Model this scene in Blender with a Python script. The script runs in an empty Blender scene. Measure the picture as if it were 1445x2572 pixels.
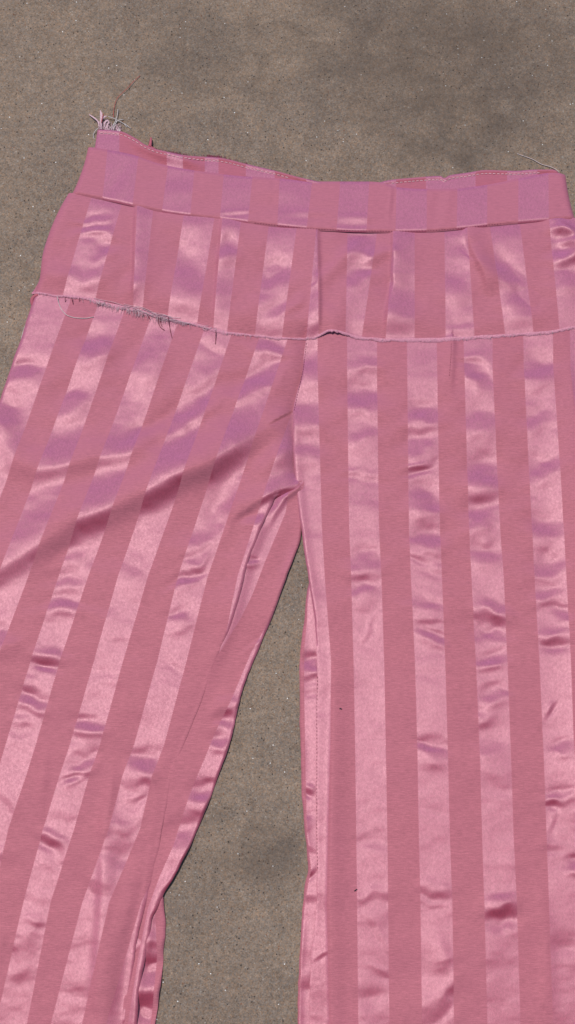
import bpy, bmesh, math, random
import numpy as np
from mathutils import Vector

random.seed(7)
rng = np.random.default_rng(7)
scene = bpy.context.scene
COL = scene.collection

# ------------------------------------------------------------------ camera
D = 1.40                 # metres from the lens to the middle of the frame
TILT = math.radians(12)  # photographer stands at the ankles and leans over
W_PX, H_PX = 1445.0, 2572.0
FRAME_H = 0.874          # metres of ground seen top to bottom
S = FRAME_H / H_PX       # metres per plan unit
ct, st = math.cos(TILT), math.sin(TILT)
CAM = Vector((0, -D * st, D * ct))
cd = bpy.data.cameras.new('camera')
cam = bpy.data.objects.new('camera', cd)
COL.objects.link(cam)
cam.location = CAM
cam.rotation_euler = (TILT, 0, 0)
cd.sensor_fit = 'VERTICAL'
cd.sensor_height = 36
cd.lens = 36 * D / FRAME_H
cd.clip_start = 0.05
cd.clip_end = 500
scene.camera = cam

# ------------------------------------------------------------------ light
SUN_TO = Vector((-0.22, 0.32, 0.92)).normalized()
w = bpy.data.worlds.new('World')
scene.world = w
w.use_nodes = True
nt = w.node_tree
sky = nt.nodes.new('ShaderNodeTexSky')
sky.sky_type = 'NISHITA'
sky.sun_disc = False
sky.sun_elevation = math.asin(SUN_TO.z)
sky.sun_rotation = math.atan2(SUN_TO.x, SUN_TO.y)
bg = nt.nodes['Background']
bg.inputs[1].default_value = 0.09
nt.links.new(sky.outputs[0], bg.inputs[0])
sd = bpy.data.lights.new('sun', 'SUN')
sd.energy = 3.2
sd.angle = math.radians(0.53)
sd.color = (1.0, 0.95, 0.88)
sun = bpy.data.objects.new('sun', sd)
COL.objects.link(sun)
sun.rotation_euler = SUN_TO.to_track_quat('Z', 'Y').to_euler()
sun.location = (-0.6, 0.6, 3)
scene.view_settings.view_transform = 'Standard'
scene.view_settings.look = 'None'
scene.view_settings.gamma = 1.0
scene.view_settings.exposure = -0.15


# ------------------------------------------------------------------ plan -> ground
def ground(px, py, z=0.003):
    """plan coordinates (drawing units) to metres on the ground"""
    px = np.asarray(px, float)
    py = np.asarray(py, float)
    xn = (px - W_PX / 2) * S
    yn = (H_PX / 2 - py) * S
    dy = yn * ct + D * st
    dz = yn * st - D * ct
    t = (z - CAM.z) / dz
    return xn * t, CAM.y + dy * t


# ------------------------------------------------------------------ node helpers
def N(nt, kind, **kw):
    n = nt.nodes.new(kind)
    for k, v in kw.items():
        if k.startswith('i_'):
            n.inputs[k[2:]].default_value = v
        else:
            setattr(n, k, v)
    return n


def M(nt, op, a, b=None, c=None):
    n = nt.nodes.new('ShaderNodeMath')
    n.operation = op
    for i, v in enumerate((a, b, c)):
        if v is None:
            continue
        if isinstance(v, (int, float)):
            n.inputs[i].default_value = v
        else:
            nt.links.new(v, n.inputs[i])
    return n.outputs[0]


def MIX(nt, f, a, b, mode='MIX'):
    n = nt.nodes.new('ShaderNodeMix')
    n.data_type = 'RGBA'
    n.blend_type = mode
    for sock, v in ((n.inputs[0], f), (n.inputs[6], a), (n.inputs[7], b)):
        if isinstance(v, (int, float)):
            sock.default_value = v
        elif isinstance(v, tuple):
            sock.default_value = (*v, 1) if len(v) == 3 else v
        else:
            nt.links.new(v, sock)
    return n.outputs[2]


def RAMP(nt, f, stops, interp='LINEAR'):
    n = nt.nodes.new('ShaderNodeValToRGB')
    n.color_ramp.interpolation = interp
    e = n.color_ramp.elements
    while len(e) < len(stops):
        e.new(0.5)
    for el, (p, c) in zip(e, stops):
        el.position = p
        el.color = (*c, 1) if isinstance(c, tuple) else (c, c, c, 1)
    nt.links.new(f, n.inputs[0])
    return n.outputs[0]


def NOISE(nt, vec, scale, detail=3, rough=0.55, dist=0.0):
    n = N(nt, 'ShaderNodeTexNoise', i_Scale=scale, i_Detail=detail, i_Roughness=rough, i_Distortion=dist)
    nt.links.new(vec, n.inputs['Vector'])
    return n.outputs[0]


def SCALEV(nt, vec, s):
    n = N(nt, 'ShaderNodeVectorMath', operation='MULTIPLY')
    nt.links.new(vec, n.inputs[0])
    n.inputs[1].default_value = s
    return n.outputs[0]


def new_mat(name):
    m = bpy.data.materials.new(name)
    m.use_nodes = True
    nt = m.node_tree
    return m, nt, nt.nodes['Principled BSDF']


# ------------------------------------------------------------------ materials
def concrete_material():
    m, nt, b = new_mat('weathered_concrete')
    L = nt.links
    geo = N(nt, 'ShaderNodeNewGeometry')
    P = geo.outputs['Position']
    cloud = NOISE(nt, P, 3.2, 5, 0.6, 0.4)
    cloud2 = NOISE(nt, SCALEV(nt, P, (1.0, 1.35, 1)), 9.0, 6, 0.62, 0.8)
    mott = NOISE(nt, P, 60, 5, 0.65, 0.6)
    base = RAMP(nt, cloud, [(0.33, (0.236, 0.176, 0.135)), (0.50, (0.264, 0.197, 0.150)), (0.66, (0.292, 0.220, 0.168))])
    grey = RAMP(nt, cloud2, [(0.44, 0.0), (0.58, 1.0)])
    base = MIX(nt, M(nt, 'MULTIPLY', grey, 0.50), base, (0.190, 0.147, 0.121))
    base = MIX(nt, 1.0, base, RAMP(nt, mott, [(0.30, 0.84), (0.52, 1.0), (0.72, 1.10)]), 'MULTIPLY')
    # faint pale craze lines of the worn surface
    cz = NOISE(nt, P, 48, 5, 0.6, 1.2)
    crz = RAMP(nt, M(nt, 'ABSOLUTE', M(nt, 'SUBTRACT', cz, 0.5)), [(0.0, 1.0), (0.018, 0.0)])
    base = MIX(nt, M(nt, 'MULTIPLY', M(nt, 'MULTIPLY', crz, grey), 0.45), base, (0.33, 0.265, 0.205))
    fine = NOISE(nt, P, 260, 4, 0.75)
    base = MIX(nt, 1.0, base, RAMP(nt, fine, [(0.34, 0.80), (0.52, 1.0), (0.68, 1.16)]), 'MULTIPLY')
    # sand grains, each its own tint
    v = N(nt, 'ShaderNodeTexVoronoi', i_Scale=1050)
    L.new(P, v.inputs['Vector'])
    hsv = N(nt, 'ShaderNodeSeparateColor')
    L.new(v.outputs['Color'], hsv.inputs[0])
    r1, r2, r3 = hsv.outputs
    grain = RAMP(nt, r1, [(0.0, 0.66), (0.25, 0.92), (0.75, 1.04), (1.0, 1.28)])
    base = MIX(nt, 1.0, base, grain, 'MULTIPLY')
    tint = RAMP(nt, r2, [(0.0, (1.10, 0.97, 0.86)), (0.5, (1, 1, 1)), (1.0, (0.90, 0.98, 1.08))])
    base = MIX(nt, 1.0, base, tint, 'MULTIPLY')
    # sparse bigger aggregate: dark specks, rust specks, pale quartz
    v2 = N(nt, 'ShaderNodeTexVoronoi', i_Scale=560)
    L.new(P, v2.inputs['Vector'])
    s2 = N(nt, 'ShaderNodeSeparateColor')
    L.new(v2.outputs['Color'], s2.inputs[0])
    q1, q2, q3 = s2.outputs
    near = M(nt, 'LESS_THAN', v2.outputs['Distance'], M(nt, 'MULTIPLY_ADD', q3, 0.26, 0.12))
    dark = M(nt, 'MULTIPLY', near, M(nt, 'LESS_THAN', q1, 0.075))
    pale = M(nt, 'MULTIPLY', near, M(nt, 'GREATER_THAN', q1, 0.955))
    rust = M(nt, 'MULTIPLY', near, M(nt, 'LESS_THAN', q2, 0.03))
    base = MIX(nt, M(nt, 'MULTIPLY', dark, 0.85), base, (0.035, 0.030, 0.028))
    base = MIX(nt, M(nt, 'MULTIPLY', pale, 0.5), base, (0.42, 0.39, 0.35))
    base = MIX(nt, M(nt, 'MULTIPLY', rust, 0.7), base, (0.19, 0.075, 0.04))
    # tiny bright quartz crystals
    v3 = N(nt, 'ShaderNodeTexVoronoi', i_Scale=420)
    L.new(SCALEV(nt, P, (1.0, 1.07, 1.0)), v3.inputs['Vector'])
    s3 = N(nt, 'ShaderNodeSeparateColor')
    L.new(v3.outputs['Color'], s3.inputs[0])
    spark = M(nt, 'MULTIPLY', M(nt, 'LESS_THAN', v3.outputs['Distance'], 0.20), M(nt, 'GREATER_THAN', s3.outputs[0], 0.988))
    base = MIX(nt, spark, base, (0.85, 0.85, 0.84))
    # stains with own shapes; the top ones deepened to paint light falloff
    for (sx, sy, rr, amt) in ((665, 2165, 0.028, 0.42), (690, 2090, 0.018, 0.16), (1150, 60, 0.10, 0.30), (510, 140, 0.06, 0.30), (860, 60, 0.07, 0.22), (1000, 220, 0.09, 0.30), (1330, 200, 0.08, 0.26), (1200, 360, 0.05, 0.2)):
        gx, gy = ground(sx, sy, 0)
        d = N(nt, 'ShaderNodeVectorMath', operation='DISTANCE')
        wob = N(nt, 'ShaderNodeTexNoise', i_Scale=26.0, i_Detail=6.0, i_Roughness=0.65)
        L.new(P, wob.inputs['Vector'])
        L.new(P, d.inputs[0])
        d.inputs[1].default_value = (float(gx), float(gy), 0)
        dd = M(nt, 'ADD', d.outputs['Value'], M(nt, 'MULTIPLY', M(nt, 'SUBTRACT', wob.outputs[0], 0.5), rr * 3.2))
        f = RAMP(nt, M(nt, 'DIVIDE', dd, rr * 1.6), [(0.25, 1.0), (0.9, 0.0)])
        base = MIX(nt, M(nt, 'MULTIPLY', f, amt * 0.85), base, (0.075, 0.055, 0.045))
    L.new(base, b.inputs['Base Color'])
    b.inputs['Roughness'].default_value = 0.85
    b.inputs['Specular IOR Level'].default_value = 0.25
    h = M(nt, 'ADD', M(nt, 'MULTIPLY', NOISE(nt, P, 700, 4, 0.7), 0.5), M(nt, 'MULTIPLY', mott, 0.5))
    h = M(nt, 'SUBTRACT', h, M(nt, 'MULTIPLY', dark, 0.8))
    bump = N(nt, 'ShaderNodeBump', i_Strength=0.55, i_Distance=0.0009)
    L.new(h, bump.inputs['Height'])
    L.new(bump.outputs[0], b.inputs['Normal'])
    return m


def fabric_material(name, matte=(0.470, 0.148, 0.187), satin=(0.425, 0.130, 0.198), gloss=1.0, all_matte=False):
    """woven stripe: plain-weave bands alternating with lengthwise satin bands (UV x counts the bands)"""
    m, nt, b = new_mat(name)
    L = nt.links
    out = nt.nodes['Material Output']
    geo = N(nt, 'ShaderNodeNewGeometry')
    P = geo.outputs['Position']
    uv = N(nt, 'ShaderNodeUVMap', uv_map='UVMap')
    sep = N(nt, 'ShaderNodeSeparateXYZ')
    L.new(uv.outputs[0], sep.inputs[0])
    u, v = sep.outputs[0], sep.outputs[1]
    # stepped weave edge
    zig = M(nt, 'PINGPONG', M(nt, 'MULTIPLY', v, 1 / 5.5), 0.5)
    uu = M(nt, 'ADD', u, M(nt, 'MULTIPLY', M(nt, 'SUBTRACT', zig, 0.25), 0.045))
    f = M(nt, 'FRACT', M(nt, 'MULTIPLY', uu, 0.5))
    mask = M(nt, 'LESS_THAN', f, 0.5)
    # --- plain weave
    comb = N(nt, 'ShaderNodeCombineXYZ')
    L.new(M(nt, 'MULTIPLY', u, 5.0), comb.inputs[0])
    L.new(M(nt, 'MULTIPLY', v, 0.42), comb.inputs[1])
    rib = NOISE(nt, comb.outputs[0], 1.0, 2, 0.6)
    comb2 = N(nt, 'ShaderNodeCombineXYZ')
    L.new(M(nt, 'MULTIPLY', u, 1.6), comb2.inputs[0])
    L.new(M(nt, 'MULTIPLY', v, 0.22), comb2.inputs[1])
    slub = NOISE(nt, comb2.outputs[0], 1.0, 3, 0.7)
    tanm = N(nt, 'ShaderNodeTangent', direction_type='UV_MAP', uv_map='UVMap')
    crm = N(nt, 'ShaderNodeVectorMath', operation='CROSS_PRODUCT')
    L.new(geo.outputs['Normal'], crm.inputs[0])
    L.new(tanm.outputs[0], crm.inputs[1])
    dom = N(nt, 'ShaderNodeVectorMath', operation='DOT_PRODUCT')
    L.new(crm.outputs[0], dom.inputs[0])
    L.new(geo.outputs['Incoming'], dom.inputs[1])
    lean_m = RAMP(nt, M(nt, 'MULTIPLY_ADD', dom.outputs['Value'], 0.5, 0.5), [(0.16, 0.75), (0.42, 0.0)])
    big = NOISE(nt, P, 14, 4, 0.6)
    grain = NOISE(nt, P, 1500, 2, 0.6)
    mt = MIX(nt, 1.0, matte, RAMP(nt, rib, [(0.3, 0.84), (0.7, 1.16)]), 'MULTIPLY')
    mt = MIX(nt, 1.0, mt, RAMP(nt, grain, [(0.3, 0.90), (0.7, 1.10)]), 'MULTIPLY')
    mt = MIX(nt, M(nt, 'MULTIPLY', big, 0.30), mt, (0.45, 0.140, 0.215))
    mt = MIX(nt, 1.0, mt, RAMP(nt, slub, [(0.3, 0.93), (0.7, 1.07)]), 'MULTIPLY')
    mt = MIX(nt, lean_m, mt, (0.405, 0.132, 0.225))  # lilac sky cast painted into the weave where it leans waistwards
    bumpm = N(nt, 'ShaderNodeBump', i_Strength=0.35, i_Distance=0.0003)
    L.new(rib, bumpm.inputs['Height'])
    L.new(mt, b.inputs['Base Color'])
    b.inputs['Roughness'].default_value = 0.60
    b.inputs['Specular IOR Level'].default_value = 0.30
    b.inputs['Specular Tint'].default_value = (1.0, 0.6, 0.6, 1)
    b.inputs['Sheen Weight'].default_value = 0.12
    b.inputs['Sheen Roughness'].default_value = 0.5
    b.inputs['Sheen Tint'].default_value = (0.9, 0.6, 0.9, 1)
    L.new(bumpm.outputs[0], b.inputs['Normal'])
    if all_matte:
        return m
    # --- satin
    s = nt.nodes.new('ShaderNodeBsdfPrincipled')
    g2 = NOISE(nt, P, 1250, 3, 0.8)
    # painted by lean: sky lilac on waist-facing slopes, shade red on ankle-facing ones
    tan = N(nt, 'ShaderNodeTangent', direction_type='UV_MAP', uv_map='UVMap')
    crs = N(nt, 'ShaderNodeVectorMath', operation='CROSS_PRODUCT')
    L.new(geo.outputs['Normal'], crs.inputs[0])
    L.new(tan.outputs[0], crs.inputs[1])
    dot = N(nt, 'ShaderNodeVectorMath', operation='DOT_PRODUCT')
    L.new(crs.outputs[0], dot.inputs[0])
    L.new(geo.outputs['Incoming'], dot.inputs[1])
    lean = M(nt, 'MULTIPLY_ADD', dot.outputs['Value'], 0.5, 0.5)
    shade_tint = RAMP(nt, lean, [(0.16, (0.405, 0.128, 0.248)), (0.38, satin), (0.52, (0.44, 0.125, 0.185)), (0.68, (0.32, 0.050, 0.085))])
    stc = MIX(nt, 1.0, shade_tint, RAMP(nt, g2, [(0.30, 0.80), (0.70, 1.20)]), 'MULTIPLY')
    g3 = NOISE(nt, SCALEV(nt, P, (1.0, 0.7, 1.0)), 560, 2, 0.7)
    stc = MIX(nt, 1.0, stc, RAMP(nt, g3, [(0.32, 0.90), (0.68, 1.10)]), 'MULTIPLY')
    L.new(stc, s.inputs['Base Color'])
    L.new(RAMP(nt, g3, [(0.30, 0.475), (0.70, 0.385)]), s.inputs['Roughness'])
    s.inputs['IOR'].default_value = 1.74
    s.inputs['Specular IOR Level'].default_value = 0.5 * gloss
    s.inputs['Specular Tint'].default_value = (1.0, 0.66, 0.72, 1)
    s.inputs['Anisotropic'].default_value = 0.55
    L.new(tan.outputs[0], s.inputs['Tangent'])
    bumps = N(nt, 'ShaderNodeBump', i_Strength=0.36, i_Distance=0.00038)
    L.new(g2, bumps.inputs['Height'])
    # satin floats lie at a slight slant along the cloth
    sl = N(nt, 'ShaderNodeVectorMath', operation='SCALE')
    L.new(crs.outputs[0], sl.inputs[0])
    sl.inputs['Scale'].default_value = 0.125
    ad = N(nt, 'ShaderNodeVectorMath', operation='ADD')
    L.new(geo.outputs['Normal'], ad.inputs[0])
    L.new(sl.outputs[0], ad.inputs[1])
    nn = N(nt, 'ShaderNodeVectorMath', operation='NORMALIZE')
    L.new(ad.outputs[0], nn.inputs[0])
    L.new(nn.outputs[0], bumps.inputs['Normal'])
    L.new(bumps.outputs[0], s.inputs['Normal'])
    mx = nt.nodes.new('ShaderNodeMixShader')
    L.new(mask, mx.inputs[0])
    L.new(b.outputs[0], mx.inputs[1])
    L.new(s.outputs[0], mx.inputs[2])
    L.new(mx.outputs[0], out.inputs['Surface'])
    return m


def thread_material(name, col, rough=0.7):
    m, nt, b = new_mat(name)
    geo = N(nt, 'ShaderNodeNewGeometry')
    n = NOISE(nt, geo.outputs['Position'], 900, 2, 0.6)
    c = MIX(nt, 1.0, col, RAMP(nt, n, [(0.3, 0.75), (0.7, 1.2)]), 'MULTIPLY')
    nt.links.new(c, b.inputs['Base Color'])
    b.inputs['Roughness'].default_value = rough
    b.inputs['Specular IOR Level'].default_value = 0.25
    return m


MAT_GROUND = concrete_material()
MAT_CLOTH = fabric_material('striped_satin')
MAT_INNER = fabric_material('striped_satin_inside', matte=(0.42, 0.105, 0.140), satin=(0.40, 0.125, 0.20), gloss=0.7)  # redder copy: inside shade and light showing through are mixed into the colour
MAT_FRAY = thread_material('frayed_edge', (0.68, 0.29, 0.39))
_nt = MAT_FRAY.node_tree
_tr = _nt.nodes.new('ShaderNodeBsdfTranslucent')
_tr.inputs[0].default_value = (0.85, 0.40, 0.52, 1)
_mx = _nt.nodes.new('ShaderNodeMixShader')
_mx.inputs[0].default_value = 0.12
_nt.links.new(_nt.nodes['Principled BSDF'].outputs[0], _mx.inputs[1])
_nt.links.new(_tr.outputs[0], _mx.inputs[2])
_nt.links.new(_mx.outputs[0], _nt.nodes['Material Output'].inputs['Surface'])
MAT_WHITE = thread_material('white_thread', (0.62, 0.52, 0.52))
MAT_GREY = thread_material('grey_thread', (0.56, 0.51, 0.51))
MAT_RED = thread_material('red_thread', (0.50, 0.06, 0.06))
MAT_DARKRED = thread_material('dark_red_thread', (0.16, 0.02, 0.04))
MAT_STITCH = thread_material('stitch_thread', (0.78, 0.47, 0.52))
MAT_SEAMTHREAD = thread_material('seam_thread', (0.25, 0.05, 0.10))
MAT_SCRAP = thread_material('pale_lining', (0.66, 0.44, 0.50))
MAT_LINT = thread_material('dark_lint', (0.035, 0.03, 0.04))


# ------------------------------------------------------------------ mesh helpers
def link(name, mesh, mat, parent=None):
    o = bpy.data.objects.new(name, mesh)
    COL.objects.link(o)
    if mat:
        mesh.materials.append(mat)
    if parent:
        o.parent = parent
    return o


def tag(o, label=None, cat=None, kind=None, group=None):
    if label:
        o['label'] = label
    if cat:
        o['category'] = cat
    if kind:
        o['kind'] = kind
    if group:
        o['group'] = group
    return o


def grid_mesh(name, X, Y, Z, U, V):
    nr, nc = X.shape
    me = bpy.data.meshes.new(name)
    nv = nr * nc
    me.vertices.add(nv)
    co = np.stack([X, Y, Z], -1).reshape(-1, 3).astype(np.float32)
    me.vertices.foreach_set('co', co.ravel())
    i = np.arange(nv).reshape(nr, nc)
    a, b_, c, d = i[:-1, :-1], i[1:, :-1], i[1:, 1:], i[:-1, 1:]
    quads = np.stack([a, b_, c, d], -1).reshape(-1, 4).astype(np.int32)
    nq = len(quads)
    me.loops.add(nq * 4)
    me.loops.foreach_set('vertex_index', quads.ravel())
    me.polygons.add(nq)
    me.polygons.foreach_set('loop_start', np.arange(0, nq * 4, 4, dtype=np.int32))
    me.update(calc_edges=True)
    uvl = me.uv_layers.new(name='UVMap')
    uv = np.stack([U, V], -1).reshape(-1, 2).astype(np.float32)
    uvl.data.foreach_set('uv', uv[quads.ravel()].ravel())
    me.polygons.foreach_set('use_smooth', np.ones(nq, dtype=bool))
    me.validate()
    return me


def fpoly(pts, axis=1):
    """function through points: axis=1 gives x(y), axis=0 gives y(x); smoothed (monotone cubic)"""
    p = np.array(sorted(pts, key=lambda q: q[axis]), float)
    k, val = p[:, axis], p[:, 1 - axis]
    h = np.diff(k)
    dl = np.diff(val) / h
    m = np.zeros(len(k))
    m[0], m[-1] = dl[0], dl[-1]
    for i in range(1, len(k) - 1):
        if dl[i - 1] * dl[i] <= 0:
            m[i] = 0
        else:
            w1, w2 = 2 * h[i] + h[i - 1], h[i] + 2 * h[i - 1]
            m[i] = (w1 + w2) / (w1 / dl[i - 1] + w2 / dl[i])

    def f(q):
        q = np.asarray(q, float)
        j = np.clip(np.searchsorted(k, q) - 1, 0, len(h) - 1)
        t = (q - k[j]) / h[j]
        tt = np.clip(t, 0, 1)
        r = ((1 + 2 * tt) * (1 - tt) ** 2 * val[j] + tt * (1 - tt) ** 2 * h[j] * m[j]
             + tt * tt * (3 - 2 * tt) * val[j + 1] + tt * tt * (tt - 1) * h[j] * m[j + 1])
        r = np.where(t < 0, val[0] + (q - k[0]) * m[0], r)
        r = np.where(t > 1, val[-1] + (q - k[-1]) * m[-1], r)
        return r
    return f


def poly_sd(x, y, pts):
    """signed distance to a polyline (positive on the lower/right hand side walking along it) and arc position 0..1"""
    pts = np.array(pts, float)
    seg = np.diff(pts, axis=0)
    ln = np.hypot(seg[:, 0], seg[:, 1])
    cum = np.concatenate([[0], np.cumsum(ln)])
    best = np.full(x.shape, 1e9)
    sd = np.zeros(x.shape)
    pos = np.zeros(x.shape)
    for i in range(len(seg)):
        dx, dy = x - pts[i, 0], y - pts[i, 1]
        t = np.clip((dx * seg[i, 0] + dy * seg[i, 1]) / ln[i] ** 2, 0, 1)
        ex, ey = dx - t * seg[i, 0], dy - t * seg[i, 1]
        d = np.hypot(ex, ey)
        cr = seg[i, 0] * dy - seg[i, 1] * dx
        m = d < best
        best = np.where(m, d, best)
        sd = np.where(m, np.where(cr >= 0, d, -d), sd)
        pos = np.where(m, (cum[i] + t * ln[i]) / cum[-1], pos)
    return sd, pos, cum[-1]


def add_ridge(x, y, z, pts, amp, wn, wp, taper=0.15):
    """long fold: height amp on the line, falling off over wn on one side and wp on the other"""
    p = np.array(pts, float)
    R = 3 * max(wn, wp)
    box = (x > p[:, 0].min() - R) & (x < p[:, 0].max() + R) & (y > p[:, 1].min() - R) & (y < p[:, 1].max() + R)
    if not box.any():
        return
    sd, pos, ln = poly_sd(x[box], y[box], pts)
    wdt = np.where(sd < 0, wn, wp)
    prof = np.exp(-(sd / wdt) ** 2)
    if np.ndim(amp):
        a = np.interp(pos, np.linspace(0, 1, len(amp)), amp)
    else:
        a = amp * np.clip(np.minimum(pos, 1 - pos) / max(taper, 1e-3), 0, 1) ** 0.7
    z[box] += a * prof


def add_tilts(x, y, z, tl, seed=201, soft=1.30, gain=0.80):
    wx = x + 11 * vnoise(x, y, 62, seed) + 4 * vnoise(x, y, 27, seed + 1)
    wy = y + 9 * vnoise(x, y, 55, seed + 2) + 4 * vnoise(x, y, 24, seed + 3)
    for t in tl:
        g_ = gain * (1.0 if t[5] > -0.45 and t[5] > 0 else (0.95 if t[5] <= -0.45 else 0.52))
        add_tilt(wx, wy, z, t[0], t[1], t[2], t[3] * soft * (1.22 if t[5] > 0 else 1.22), t[4] * 1.15, t[5] * g_)


def add_tilt(x, y, z, cx, cy, ang, wt, ln, slope):
    """a patch of cloth leaning: slope>0 leans towards the waist, slope<0 towards the ankles"""
    R = 3
    m = (np.abs(x - cx) < R * max(wt, ln)) & (np.abs(y - cy) < R * max(wt, ln))
    if not m.any():
        return
    a = math.radians(ang)
    dx, dy = x[m] - cx, y[m] - cy
    s_ = dx * math.cos(a) - dy * math.sin(a)
    t = dx * math.sin(a) + dy * math.cos(a)
    q = (t / wt) ** 2 + (s_ / ln) ** 2
    z[m] += slope * t * np.exp(-q ** 1.35)


def vnoise(x, y, scale, seed):
    """smooth value noise"""
    r = np.random.default_rng(seed)
    T = r.uniform(-1, 1, (64, 64))
    gx, gy = x / scale, y / scale
    ix, iy = np.floor(gx).astype(int), np.floor(gy).astype(int)
    fx, fy = gx - ix, gy - iy
    fx, fy = fx * fx * fx * (fx * (fx * 6 - 15) + 10), fy * fy * fy * (fy * (fy * 6 - 15) + 10)
    g = lambda a, b: T[a % 64, b % 64]
    return (g(ix, iy) * (1 - fx) * (1 - fy) + g(ix + 1, iy) * fx * (1 - fy)
            + g(ix, iy + 1) * (1 - fx) * fy + g(ix + 1, iy + 1) * fx * fy)


def stripe_u(x, y, rows):
    """rows: list of (y, first_index, [boundary x...]); returns running band number"""
    ys = np.array([r[0] for r in rows], float)
    B = np.array([r[1] for r in rows], float)
    n = B.shape[1]
    # extrapolate one period each side several times
    per = 2
    idx = np.arange(n, dtype=float)
    yy = np.clip(y, ys[0], ys[-1])
    j = np.clip(np.searchsorted(ys, yy) - 1, 0, len(ys) - 2)
    t = (yy - ys[j]) / (ys[j + 1] - ys[j])
    U = np.zeros(x.shape)
    Bq = B[j] * (1 - t[..., None]) + B[j + 1] * t[..., None]
    # continue the drift beyond the last row
    ex = np.where(y > ys[-1], (y - ys[-1]) / (ys[-1] - ys[-2]), 0)
    Bq = Bq + ex[..., None] * (B[-1] - B[-2])
    cnt = (x[..., None] >= Bq).sum(-1)
    k = np.clip(cnt - 1, 0, n - 2)
    b0 = np.take_along_axis(Bq, k[..., None], -1)[..., 0]
    b1 = np.take_along_axis(Bq, (k + 1)[..., None], -1)[..., 0]
    return k + (x - b0) / (b1 - b0)


def edge_round(d, r):
    q = np.clip(d / r, 0, 1)
    return np.sqrt(np.clip(1 - (1 - q) ** 2, 0, 1))


ZU = S   # height unit = plan unit


def to_mesh(name, x, y, z, u):
    X, Y = ground(x, y)
    return grid_mesh(name, X, Y, z * ZU, u, y)


# ------------------------------------------------------------------ ground
g = 60.0
me = bpy.data.meshes.new('concrete_ground')
me.from_pydata([(-g, -g, 0), (g, -g, 0), (g, g, 0), (-g, g, 0)], [], [(0, 1, 2, 3)])
tag(link('concrete_ground', me, MAT_GROUND), 'weathered brown grey concrete slab flecked with sand grains', 'ground', 'structure')

# ------------------------------------------------------------------ trousers root
root = bpy.data.objects.new('striped_trousers', None)
COL.objects.link(root)
tag(root, 'pink striped satin trousers with raw frayed yoke laid flat on concrete', 'trousers')

STEP = 2.6

# outlines in plan units -------------------------------------------------
CENTER_SEAM = [(775, 780), (768, 850), (760, 930), (735, 1040), (738, 1120), (746, 1225)]
LEFT_OUT = fpoly([(115, 650), (85, 745), (58, 830), (0, 1000), (-75, 1250), (-140, 1500), (-230, 2000), (-330, 2950)])
LEFT_IN = fpoly([(800, 700), (793, 850), (785, 930), (760, 1040), (763, 1120), (768, 1205), (755, 1228), (722, 1242), (692, 1254), (684, 1270), (664, 1312),
                 (622, 1420), (603, 1500), (578, 1580), (536, 1676), (505, 1765), (463, 1865), (431, 1955),
                 (413, 2055), (392, 2160), (368, 2265), (347, 2350), (331, 2450), (315, 2572), (270, 2950)])
LEFTBACK_R = fpoly([(775, 1150), (768, 1225), (764, 1290), (757, 1342), (720, 1450), (684, 1550), (631, 1676), (610, 1734), (584, 1839), (568, 1897), (541, 1968),
                    (512, 2048), (478, 2124), (447, 2187), (410, 2250), (397, 2280), (381, 2313), (379, 2339), (372, 2380), (362, 2420), (350, 2500), (344, 2572), (300, 2950)])
LEFTUNDER_R = fpoly([(395, 2180), (410, 2250), (412, 2280), (416, 2323), (415, 2350), (410, 2397), (405, 2465), (389, 2572), (330, 2950)])
RIGHT_IN = fpoly([(775, 780), (768, 850), (760, 930), (736, 1040), (738, 1120), (745, 1220), (757, 1330), (774, 1450), (788, 1539), (795, 1624), (798, 1687), (796, 1766),
                  (795, 1900), (795, 2100), (797, 2200), (794, 2300), (782, 2400), (777, 2572), (770, 2950)])
RIGHTBACK_L = fpoly([(800, 1380), (785, 1430), (773, 1476), (764, 1555), (756, 1624), (753, 1713), (754, 1839), (757, 1950), (765, 2090), (771, 2140), (773, 2185), (764, 2244), (759, 2318), (751, 2439), (748, 2572), (735, 2950)])


# folds shared by the leg fronts -----------------------------------------


def edge_lift(y, d, seed, k=4.5):
    """the lying edge lifts a little off the slab here and there"""
    return k * np.clip(vnoise(y * 0 + 7, y, 95, 400 + seed) + 0.15, 0, 1) * np.exp(-(d / 14) ** 2)


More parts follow.
